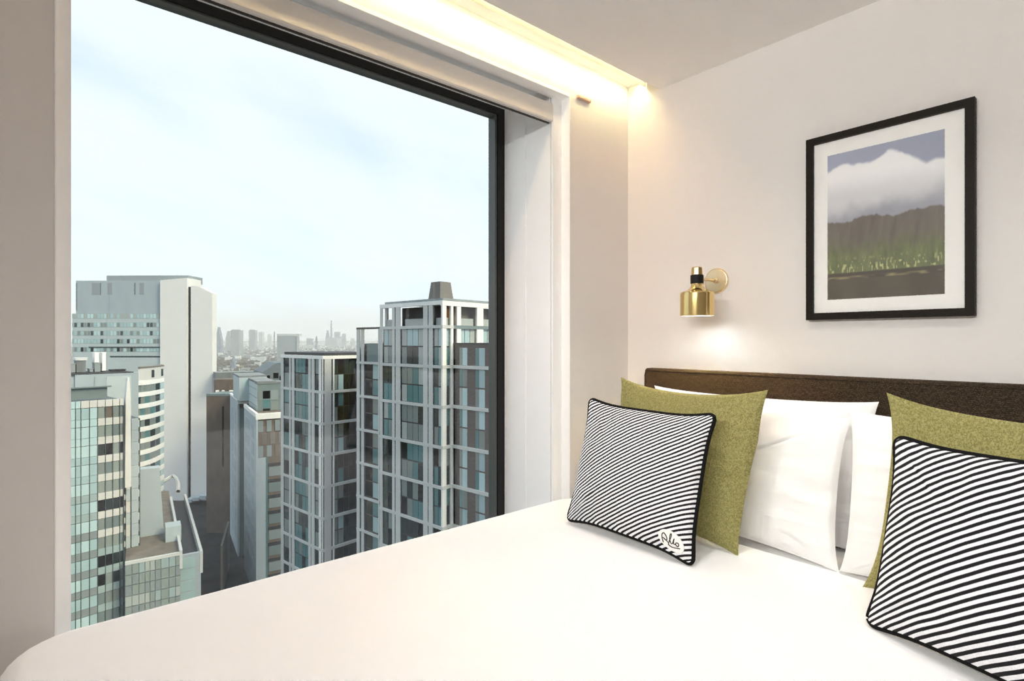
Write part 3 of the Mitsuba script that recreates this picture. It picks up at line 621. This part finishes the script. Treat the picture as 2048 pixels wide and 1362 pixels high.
# stepped strip to the right of the glass panels
SF = Face(at(247, 114.0), RD, -LD)
st = thing('stair_tower', 'slim pale blue stair tower with stepped panels right of the teal office block', 'tower')
ss = [SF.sp(p) for p in (247, 252, 260.5, 263, 277, 279.5)]
put('core', SF.bx(ss[0], ss[5] + .2, -43.38, -16.5, -9, -.5), 'mullion', st)
for k in range(11):
    zt = -16.4 - k * 2.45
    put('panel', SF.bx(ss[0], ss[1] - .05, zt - 2.0, zt - .9, -.5, -.1), 'steel' if k % 2 else 'cream', st)
    put('panel', SF.bx(ss[1], ss[2], zt - 2.40, zt, -.5, .05), 'cream' if k % 2 else 'slab_pale', st)
    put('panel', SF.bx(ss[3], ss[4], zt - 2.40, zt, -.5, 0), 'blue_white' if k > 3 else 'slab_blue', st)
    put('panel', SF.bx(ss[4] + .05, ss[5], zt - 1.9, zt - .4, -.5, -.2), 'pane_grey' if k % 2 else 'slab_pale', st)
# curved balcony block
b1 = at(276, 152.0); RB = np.array([.93, -.10, 0]);
cb = thing('balcony_block', 'pale apartment block with curved white balcony bands beside the tall concrete slab', 'building')
arc = [at(px, t) for px, t in ((276.5, 150.0), (281, 150.3), (289, 151.5), (300, 153.6), (311, 156.5), (320, 159.6), (328, 163.0))]
cen = np.array(at(318, 172.0))
def arcband(pts, z0, z1, grow=0.0, thick=1.0):
    P = np.array(pts); out = P + (P - cen) / np.linalg.norm(P - cen, axis=1, keepdims=True) * grow; inn = P - (P - cen) / np.linalg.norm(P - cen, axis=1, keepdims=True) * thick
    return prism(np.vstack([out, inn[::-1]]), z0 + EYE, z1 + EYE, ((0, 0, 0), (1, 0, 0), (0, 1, 0), (0, 0, 1)))
put('core', arcband(arc, GROUND, -9.9, -.25, 9.0), 'grey_clad', cb)
put('top_storey', arcband(arc, -11.0, -7.6, .05, 6.0), 'cream', cb)
put('roof_edge', arcband(arc, -7.6, -7.2, .35, 6.0), 'chimney', cb)
for i in (3, 5): put('window', arcband([np.array(arc[i]) * .7 + np.array(arc[i + 1]) * .3, np.array(arc[i]) * .2 + np.array(arc[i + 1]) * .8], -10.4, -8.3, .12, .3), 'dark_pane', cb)
for k in range(12):
    zb = -11.0 - k * 3.18
    put('balcony_band', arcband(arc, zb - 1.25, zb - .0, .30, .8), 'frame_bright', cb)
    for i in range(0, 6):
        A_, B_ = np.array(arc[i]), np.array(arc[i + 1])
        put('window', arcband([A_ + (B_ - A_) * .06, A_ + (B_ - A_) * .94], zb - 3.1, zb - 1.3, -.1, .3), 'pane_mint' if i == 5 else pick('pane_grey', 'pane_grey', 'pane_teal', 'dark_pane'), cb)

# ---- tall concrete slab behind
CR = np.array([RGT[0], RGT[1], 0]); CF = np.array([-FWD[0], -FWD[1], 0])
A1 = Face(at(150, 243.0), CR * 1.0 + CF * .02, CF)
sb = thing('concrete_slab_tower', 'big blue grey and white concrete slab tower at the left of the view', 'tower')
as_ = [A1.sp(p) for p in (152, 324.5)]
put('body', A1.bx(as_[0], as_[1], 10.8, 26.4, -16, 0), 'slab_blue', sb)
put('body_lower', A1.bx(as_[0] - 1.2, as_[1] + .3, GROUND, 10.8, -16, .5), 'slab_pale', sb)
put('roof_storey', A1.bx(A1.sp(203), A1.sp(368), 26.0, 29.0, -14, -3), 'steel', sb)
for p0, p1, d in [(152, 154.3, 1), (322, 324.5, 1), (199.5, 202, 1), (268.5, 271, 1), (184, 200, 0), (215, 224, 0), (279, 288, 0)]:
    put('recess', A1.bx(A1.sp(p0), A1.sp(p1), 20.2 if p0 not in (152, 322) else 13.3, 25.4, -.05, .06), 'teal_grey' if d else 'far_grey', sb)
for k, y in enumerate((627.5, 645, 661.6, 677.6, 694)):
    z1 = (681 - y) * 243 / 1100; z0 = z1 - 2.15
    put('window_band', A1.bx(A1.sp(149) - .6, A1.sp(321), z0, z1, .5, .56), 'spandrel_teal', sb)
    e = np.linspace(A1.sp(150), A1.sp(321), 27)
    for i in range(26):
        put('window', A1.bx(e[i] + .18, e[i + 1] - .18, z0 + .15, z1 - .15, .5, .62), pick('pane_mint', 'pane_grey', 'pane_pale', 'dark_pane', 'pane_pale') if k else pick('pane_mint', 'pane_pale', 'pane_curtain'), sb)
put('terrace_slot', join(A1.bx(A1.sp(222), A1.sp(324), -7.4, -6.8, .5, .6), A1.bx(A1.sp(180), A1.sp(324), -3.2, -2.7, .5, .8)), 'mullion', sb)
fl = A1.sp(325)
put('white_flank', A1.poly([(fl, GROUND), (A1.sp(378.3), GROUND), (A1.sp(378.3), 27.4), (fl, 26.4)], -9, 1.6), 'concrete_white', sb, label='white end wall')
put('joint', A1.bx(A1.sp(378.3), A1.sp(384.2), GROUND, 23.5, -7, .5), 'roof_dark', sb)
xs = [A1.sp(p) for p in (384.2, 392, 400, 408, 416, 427)]
put('white_flank', A1.poly([(xs[0], GROUND), (xs[5], GROUND), (xs[5], 20.7), (xs[4], 21.9), (xs[3], 22.9), (xs[2], 23.6), (xs[1], 23.9), (xs[0], 23.9)], -2.5, 1.0), 'concrete_white', sb, label='white end wall with a sloping top')
cn = thing('entrance_canopy', 'blue white entrance canopy at the foot of the white slab tower', 'canopy')
for i in range(4):
    p0 = 376 + i * 14
    put('roof_panel', Face(at(p0, 236 - i * .6), CR, CF).bx(0, 2.7, -69 + i * .9, -67.6 + i * .9, -4, 2), 'blue_white', cn)

# ---- dark apartment blocks with white end walls in the middle distance
def vp(px): r = np.array(ray(px)); r /= np.linalg.norm(r); return np.array([r[0], r[1], 0])
L3 = vp(330); R3 = np.array([L3[1], -L3[0], 0])
CB = at(512, 147.0)
CL, CRt = Face(CB, L3, -R3), Face(CB, R3, -L3)
wb = thing('white_framed_block', 'apartment block with a white end wall and brown chequered side left of the middle tower', 'building')
sl = CL.sp(488.0)
put('core', join(CL.bx(.3, sl - .3, GROUND, -20.4, -13, -.5)), 'brown_clad', wb)
put('end_wall', CL.bx(0, sl, GROUND, -19.6, -.5, 0), 'blue_white', wb, label='white end wall')
for k in range(9):
    z = -23.5 - k * 4.6
    for a0, a1 in ((.16, .34), (.5, .66), (.74, .86)):
        put('slot_window', CL.bx(sl * a0, sl * a1, z - 3.4 + 1.2 * (a0 > .4), z + .5 * (a0 > .4), -.05, .05), 'slab_blue', wb)
put('parapet', join(CRt.bx(-.02, 9.5, -21.2, -19.6, -.6, .1), CL.bx(-.02, sl, -20.6, -19.5, -.6, .12)), 'frame_bright', wb)
put('corner_pier', join(CRt.bx(0, .5, GROUND, -21, -.5, .08), CRt.bx(.5, 2.4, GROUND, -31.5, -.4, .08)), 'blue_white', wb)
put('edge_strip', CRt.bx(2.4, 2.9, GROUND, -31.5, -.4, .04), 'pane_teal', wb)
for k in range(3):
    for c in range(4):
        put('clad_panel', CRt.bx(.55 + c * 2.1 + .9 * (k % 2), .55 + c * 2.1 + 1.25 + .9 * (k % 2), -21.4 - k * 3.4 - 3.2, -21.4 - k * 3.4 - .2, -.45, -.1), pick('grey_clad', 'chimney', 'terrace'), wb)
for k in range(9):
    put('window_row', CRt.bx(3.2, 8.8, -34.2 - k * 4.3 - 2.6, -34.2 - k * 4.3, -.45, -.15), 'teal_grey' if k % 2 else 'grey_clad', wb)
    put('floor_edge', CRt.bx(2.9, 9.2, -34.0 - k * 4.3, -33.3 - k * 4.3, -.45, .05), 'roof_dark', wb)
# glass boxes on the roof
E1 = at(514.5, 158.0); EL, ER = Face(E1, L3, -R3), Face(E1, R3, -L3)
rh = thing('rooftop_house', 'grey clad rooftop storey with a dark square window above the white framed block', 'building')
el = EL.sp(497.5)
put('side_wall', EL.bx(0, el, -20.35, -11.9, -5, 0), 'slab_pale', rh)
put('front_wall', ER.bx(.05, 10.5, -20.35, -12.4, -5, .04), 'teal_grey', rh)
put('roof', join(EL.bx(-.1, el + .1, -12.4, -11.8, -5, .15), ER.bx(-.1, 10.6, -12.6, -12.0, -5, .2)), 'gravel', rh)
for z in (-14.2, -16.6, -19.0): put('joint', EL.bx(0, el, z - .08, z + .08, 0, .05), 'grey_clad', rh)
for a0, a1, z0, z1, m_ in ((1.5, 3.4, -16.8, -14.6, 'pane_black'), (1.5, 3.4, -19.4, -17.2, 'pane_teal'), (1.5, 3.4, -20.3, -19.7, 'pane_black'), (.2, 1.3, -17.2, -14.4, 'pane_grey'), (.2, 1.3, -20.2, -17.6, 'teal_grey'), (3.6, 5.6, -17.2, -14.4, 'grey_clad'), (3.6, 5.6, -20.2, -17.6, 'pane_grey')):
    put('window', ER.bx(a0, a1, z0, z1, 0, .10), m_, rh)
E2 = at(478.5, 172.0); GL, GR = Face(E2, L3, -R3), Face(E2, R3, -L3)
rh2 = thing('rooftop_house', 'small rooftop storey with a turquoise glass front left of the grey clad one', 'building')
gl = GL.sp(466.5)
put('side_wall', GL.bx(0, gl, -19.0, -11.3, -8, 0), 'slab_pale', rh2)
put('wall', GR.bx(.05, 4.2, -19.0, -11.6, -8, -.1), 'steel', rh2)
put('roof', join(GL.bx(-.1, gl + .1, -11.5, -11.1, -8, .1), GR.bx(-.1, 4.4, -11.6, -11.1, -8, .1)), 'gravel', rh2)
for z0, z1 in ((-15.0, -11.9), (-18.1, -15.4)): put('window', GR.bx(.3, 2.9, z0, z1, -.15, .0), 'pane_pale', rh2)
# second block with white end wall, further left
DB = at(475.5, 178.0); DL, DR = Face(DB, L3, -R3), Face(DB, R3, -L3)
wb2 = thing('white_framed_block', 'further apartment block with a narrow white end wall beside the brown wall', 'building')
dl = DL.sp(460.0)
put('core', DL.bx(.2, dl - .2, GROUND, -19.8, -16, -.5), 'brick_brown', wb2)
put('end_wall', DL.bx(0, dl, GROUND, -19.2, -.5, 0), 'blue_white', wb2, label='white end wall')
for k in range(8):
    z = -23.5 - k * 5.4
    for a0, a1 in ((.2, .38), (.55, .72)): put('slot_window', DL.bx(dl * a0, dl * a1, z - 4.2, z + .3 * (a0 > .4), -.05, .05), 'slab_blue', wb2)
put('side_wall', DR.bx(.05, 8, GROUND, -22.0, -16, -.1), 'teal_grey', wb2)
put('parapet', join(DL.bx(-.02, dl, -19.6, -19.0, -.6, .12), DR.bx(-.02, 5, -20.6, -19.8, -.6, .1)), 'frame_bright', wb2)
BW = Face(at(424, 200.0), CR, CF)
bw = thing('brown_block', 'plain brown block with a dark vertical slot right of the white slab tower', 'building')
put('wall', BW.bx(-2, BW.sp(461), GROUND, -20.2, -10, 0), 'brown_clad', bw)
put('roof_band', BW.bx(-2, BW.sp(461), -20.2, -19.4, -10, .1), 'teal_grey', bw)
put('slot', BW.bx(BW.sp(444.5), BW.sp(447.5), -46, -24, -.02, .08), 'pane_black', bw)
# low grey hall with a sloping roof
HF = Face(at(512, 205.0), R3, -L3)
hl = thing('grey_hall', 'long grey sheet-clad hall with dark roof windows behind the rooftop storeys', 'building')
put('hall', HF.poly([(0, GROUND), (16, GROUND), (16, -8.4), (7, -8.6), (2.2, -12), (0, -17)], -22, 0), 'hall_roof', hl)
for a0, a1, z0, z1 in ((2.8, 4.8, -14.6, -13.2), (6.0, 7.8, -14.3, -12.3), (8.2, 9.4, -15.4, -13.4), (.6, 1.5, -16.4, -15.8)): put('roof_window', HF.bx(a0, a1, z0, z1, -.05, .1), 'pane_black', hl)
put('white_gable', HF.bx(9.8, 11.4, -16, -11.6, -1, .3), 'far_white', hl)
put('long_roof', Face(at(430, 232.0), R3, -L3).bx(0, 26, -16.2, -13.6, -10, 0), 'gravel', hl)
ob = thing('brown_roof_yard', 'brown flat roof with small white boxes beside the white slab tower', 'roof')
put('wall', Face(at(428, 214.0), CR, CF).bx(0, 6.4, -24, -15.2, -8, 0), 'brown_clad', ob)
for i, (px, s_) in enumerate(((431, .9), (443, .7), (458, 1.1))): put('white_box', Face(at(px, 211.0), CR, CF).bx(0, s_, -20.0, -19.1, -1, 0), 'lamp_white', ob)

# ---- podium with terraces in front of the slab tower
L4 = vp(282); R4 = np.array([L4[1], -L4[0], 0])
Q = at(361, 111.0); QL, QR = Face(Q, L4, -R4), Face(Q, -R4, -L4)
pd = thing('terraced_block', 'glass fronted lower block with brown roof terraces and pale parapet rails below the slab tower', 'building')
rt = [QR.sp(p) for p in (361, 351, 338, 322, 310.5, 300, 290, 278, 264, 250)]
put('deck', join(QR.bx(0, rt[-1], GROUND, -43.4, -33, -.45), QR.bx(0, 4.2, GROUND, -43.4, -58, -33)), 'terrace', pd)
put('rail_wall', QL.bx(-.1, 46, -46, -42.3, -.35, .15), 'frame_pale', pd)
put('front_wall', QR.bx(0, rt[-1], GROUND, -43.6, -1.0, -.3), 'spandrel_grey', pd)
for c in range(9):
    a0, a1 = rt[c], rt[c + 1]
    for k in range(6):
        z1 = -43.3 - k * 2.05; m_ = pick('pane_green', 'spandrel_teal', 'pane_curtain') if k in (0, 3, 5) else pick('spandrel_grey', 'pane_green')
        put('facade_panel', QR.bx(a0 + .05, a1 - .05, z1 - 1.95, z1 - .05, -.4, -.02), m_, pd)
put('parapet', QR.bx(-.1, rt[-1], -43.3, -42.7, -.5, .1), 'frame_pale', pd)
Q2 = at(402, 116.0); Q2L, Q2R = Face(Q2, L4, -R4), Face(Q2, -R4, -L4)
put('lower_deck', Q2R.bx(.2, 5.0, GROUND, -46.2, -52, -.2), 'roof_dark', pd)
put('rail_wall', Q2L.bx(-.1, 52, -49, -44.4, -.35, .2), 'frame_pale', pd)
put('lower_front', Q2R.bx(0, 4.9, GROUND, -44.6, -.8, 0), 'slab_blue', pd)
for k in range(4): put('facade_panel', Q2R.bx(1.1, 4.3, -47.4 - k * 2.4, -45.3 - k * 2.4, -.2, .1), pick('pane_curtain', 'spandrel_teal', 'pane_pale'), pd)
put('blue_wall', Face(at(276, 121.0), R4, -L4).poly([(0, -46), (5.0, -46), (4.0, -28.5), (0, -28.5)], -3, 0), 'blue_white', pd, label='pale blue tapering wall')
put('white_cabin', Face(at(331, 118.0), R4, -L4).bx(0, 2.9, -43.4, -40.2, -4, 0), 'slab_pale', pd)
put('curved_rail', tube([(*at(px, t), z + EYE) for px, t, z in ((322, 168, -43.5), (335, 172, -43.3), (346, 176, -43.2), (353, 172, -43.2), (357, 165, -43.2), (356, 158, -43.4))], .55, sides=6), 'frame_pale', pd)

# ---- the street below: kerbs and parked cars would be hidden in shade; a ramp edge remains
rp = thing('ramp_wall', 'pale sloping wall of a ramp down at street level', 'wall')
put('side', Face(at(441, 150.0), vp(560), -R3).bx(0, 22, GROUND, -56, -.5, 0), 'chimney', rp)

# ---- far town
def fbox(px, t, w, z0, z1, d=None): return Face(at(px, t), CR, CF).bx(-w / 2, w / 2, z0, z1, -(d or w), 0)
SKY_T = [('bridge-like forked tower', 435.5, 2600, 26, 50, 'far_blue'), ('slim mast tower', 430.2, 2500, 5, 105, 'far_blue'), ('stepped grey tower', 456, 3000, 26, 52, 'far_grey'), ('broad grey tower', 469.7, 2400, 37, 45, 'far_grey'),
         ('green grey tower', 503.5, 3200, 34, 60, 'far_grey'), ('pale twin tower', 521, 3600, 26, 54, 'far_pale'), ('dim rounded tower', 538, 4200, 26, 52, 'far_pale'), ('thin chimney', 548.3, 2200, 3.2, 34, 'far_blue'), ('thin dark chimney', 556.3, 1700, 4, 17, 'far_blue'),
         ('wide pale slab', 574, 1650, 60, 14, 'far_grey'), ('tiny pointed spire', 632.5, 3300, 5, 26, 'far_blue'), ('tallest needle tower', 662.2, 5200, 9, 190, 'far_blue'), ('leaning pale tower', 654, 5200, 30, 95, 'far_blue'), ('block tower', 673, 5300, 46, 82, 'far_blue'),
         ('domed tower', 687, 5400, 32, 70, 'far_blue'), ('low wide tower', 664, 4600, 95, 20, 'far_grey'), ('short slab', 618, 4300, 40, 14, 'far_blue'), ('pale block', 704, 5000, 30, 18, 'far_grey'), ('narrow tower', 680, 5600, 20, 40, 'far_blue')]
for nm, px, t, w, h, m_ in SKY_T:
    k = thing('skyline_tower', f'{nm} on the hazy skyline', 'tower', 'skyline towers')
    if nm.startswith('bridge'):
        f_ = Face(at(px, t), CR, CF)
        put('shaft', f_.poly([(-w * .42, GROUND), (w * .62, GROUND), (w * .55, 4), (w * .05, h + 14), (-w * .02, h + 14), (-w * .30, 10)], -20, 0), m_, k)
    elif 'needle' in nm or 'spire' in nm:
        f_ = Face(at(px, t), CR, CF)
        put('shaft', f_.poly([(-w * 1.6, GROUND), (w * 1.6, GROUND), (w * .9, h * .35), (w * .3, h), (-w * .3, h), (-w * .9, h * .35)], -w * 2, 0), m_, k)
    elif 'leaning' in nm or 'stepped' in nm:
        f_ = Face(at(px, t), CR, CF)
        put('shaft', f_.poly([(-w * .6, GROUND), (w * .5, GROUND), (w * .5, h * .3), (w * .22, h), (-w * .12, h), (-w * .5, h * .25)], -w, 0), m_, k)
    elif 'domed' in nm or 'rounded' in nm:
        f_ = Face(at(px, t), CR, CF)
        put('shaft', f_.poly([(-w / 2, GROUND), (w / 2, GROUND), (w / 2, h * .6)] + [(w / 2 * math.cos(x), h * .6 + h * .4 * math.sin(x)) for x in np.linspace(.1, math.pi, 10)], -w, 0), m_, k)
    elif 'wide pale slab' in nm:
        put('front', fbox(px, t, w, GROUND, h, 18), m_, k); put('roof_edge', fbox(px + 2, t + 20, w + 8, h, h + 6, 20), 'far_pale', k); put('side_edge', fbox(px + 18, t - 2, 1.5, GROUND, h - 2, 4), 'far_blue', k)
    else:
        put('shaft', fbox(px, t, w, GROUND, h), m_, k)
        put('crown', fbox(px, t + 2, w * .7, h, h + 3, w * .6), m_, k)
NEAR = [('long white shed', 500.7, 528, 715, 725, 'far_white'), ('white gabled building', 455, 465.5, 714, 723.5, 'far_white'), ('second white gabled building', 467, 476, 712, 721, 'far_white'), ('low white row', 438, 453, 715, 719.5, 'far_white'),
        ('white square block', 497, 503.5, 683.5, 696, 'far_white'), ('small bright roof', 506, 514, 707, 711.6, 'far_white'), ('bright low roof', 526, 533, 709, 712.6, 'far_white'), ('pale apartment row', 434, 446, 684, 694, 'far_pale'),
        ('bright hall', 533, 540, 684.5, 693.5, 'far_white'), ('bright low hall', 507, 516.5, 689, 693, 'far_white'), ('white tank', 479, 487, 743, 750, 'far_white'), ('pale terrace row', 461, 477, 737, 744, 'far_pale'),
        ('pale house row', 446, 460, 736, 743, 'far_pale'), ('greenish apartment row', 438, 458, 694, 705, 'far_grey'), ('white warehouse', 551, 561, 711, 716, 'far_white'), ('grey green works', 487, 499, 710, 722, 'far_grey'), ('pale wharf', 606, 640, 690, 700, 'far_pale')]
NEAR_T = [(nm, (a + b) / 2, 77000 / (yb - 681), (b - a) * 70 / (yb - 681), 0, -(yt - 681) * 70 / (yb - 681), m_) for nm, a, b, yt, yb, m_ in NEAR]
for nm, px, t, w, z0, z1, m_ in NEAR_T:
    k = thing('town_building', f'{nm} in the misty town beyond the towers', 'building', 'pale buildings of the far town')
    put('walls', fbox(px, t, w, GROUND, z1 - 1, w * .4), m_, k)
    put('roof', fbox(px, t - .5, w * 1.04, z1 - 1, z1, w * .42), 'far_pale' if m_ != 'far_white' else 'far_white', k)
CH = 1240
church = thing('church', 'small dark church with a pointed spire in the misty town', 'church')
put('spire', Face(at(465.5, CH), CR, CF).poly([(-4.0, GROUND), (4.0, GROUND), (4.0, -56), (0, -36), (-4.0, -56)], -8, 0), 'far_blue', church)
put('nave', fbox(467.5, CH + 12, 22, GROUND, -60, 20), 'far_brown', church)
PLACED = [(*at(p, t), w * 1.2) for _, p, t, w, *r_ in SKY_T + NEAR_T] + [(*at(465.5, CH), 30)]
PLACED_A = [0, None]
def free(px, t, r):
    x, y = at(px, t)
    if PLACED_A[0] < len(PLACED): PLACED_A[0], PLACED_A[1] = len(PLACED), np.array(PLACED)
    P_ = PLACED_A[1]
    if ((x - P_[:, 0]) ** 2 + (y - P_[:, 1]) ** 2 < (r + P_[:, 2]) ** 2).any(): return False
    PLACED.append((x, y, r)); return True
ico = trimesh.creation.icosphere(2)
def blob(px, t, r, zc, sq=.75):
    v = np.array(ico.vertices); v = v * (1 + .55 * (meshkit.noise(v * 2.2 + px, 3)[:, None] - .5))
    return v * [r, r, r * sq] + [*at(px, t), zc + EYE], np.array(ico.faces)
for i in range(420):
    if i % 4 < 2: t = rng.uniform(1330, 1800); px = rng.uniform(426, 463) if i % 2 else rng.uniform(481, 520); r = rng.uniform(5, 9)
    else: t = rng.uniform(800, 1900); px = rng.uniform(424, 560); r = rng.uniform(4.5, 9)
    if not free(px, t, r * 1.36): continue
    put('distant_tree', blob(px, t, r, GROUND + r * .6), 'foliage', smooth=True, label='bare brown tree among the distant houses', cat='tree', group='trees among the distant houses')
for i in range(300):                                   # houses too far away to tell their parts
    px = rng.uniform(422, 725); t = 420 * (9.0 ** rng.random()); w = rng.uniform(6, 14) * (1 + t / 6000)
    z1 = GROUND + rng.uniform(5, 12) * (1 + t / 6000)
    if not free(px, t, w * .62): continue
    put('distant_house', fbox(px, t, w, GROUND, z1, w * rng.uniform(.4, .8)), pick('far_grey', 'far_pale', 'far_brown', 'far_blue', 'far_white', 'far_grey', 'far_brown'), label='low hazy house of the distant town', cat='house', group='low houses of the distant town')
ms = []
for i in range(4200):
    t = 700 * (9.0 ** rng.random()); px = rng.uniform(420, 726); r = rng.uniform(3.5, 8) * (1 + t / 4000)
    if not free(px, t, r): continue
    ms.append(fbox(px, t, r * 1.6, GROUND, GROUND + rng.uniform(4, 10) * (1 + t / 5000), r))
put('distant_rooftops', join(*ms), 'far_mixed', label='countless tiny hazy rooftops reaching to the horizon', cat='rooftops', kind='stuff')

# ---- haze over the far town
hz = box(-8000, 16000, 300, 9000, GROUND + EYE - 5, 300)
scene['haze'] = {**mikit.ply(hz), 'bsdf': {'type': 'null'}, 'interior': {'type': 'homogeneous', 'albedo': rgb(.965, .985, .99), 'sigma_t': 1 / 5600.0, 'scale': 1.0, 'phase': {'type': 'hg', 'g': -.2}}}
tag('haze', 'pale haze lying over the far town', 'haze', kind='stuff')
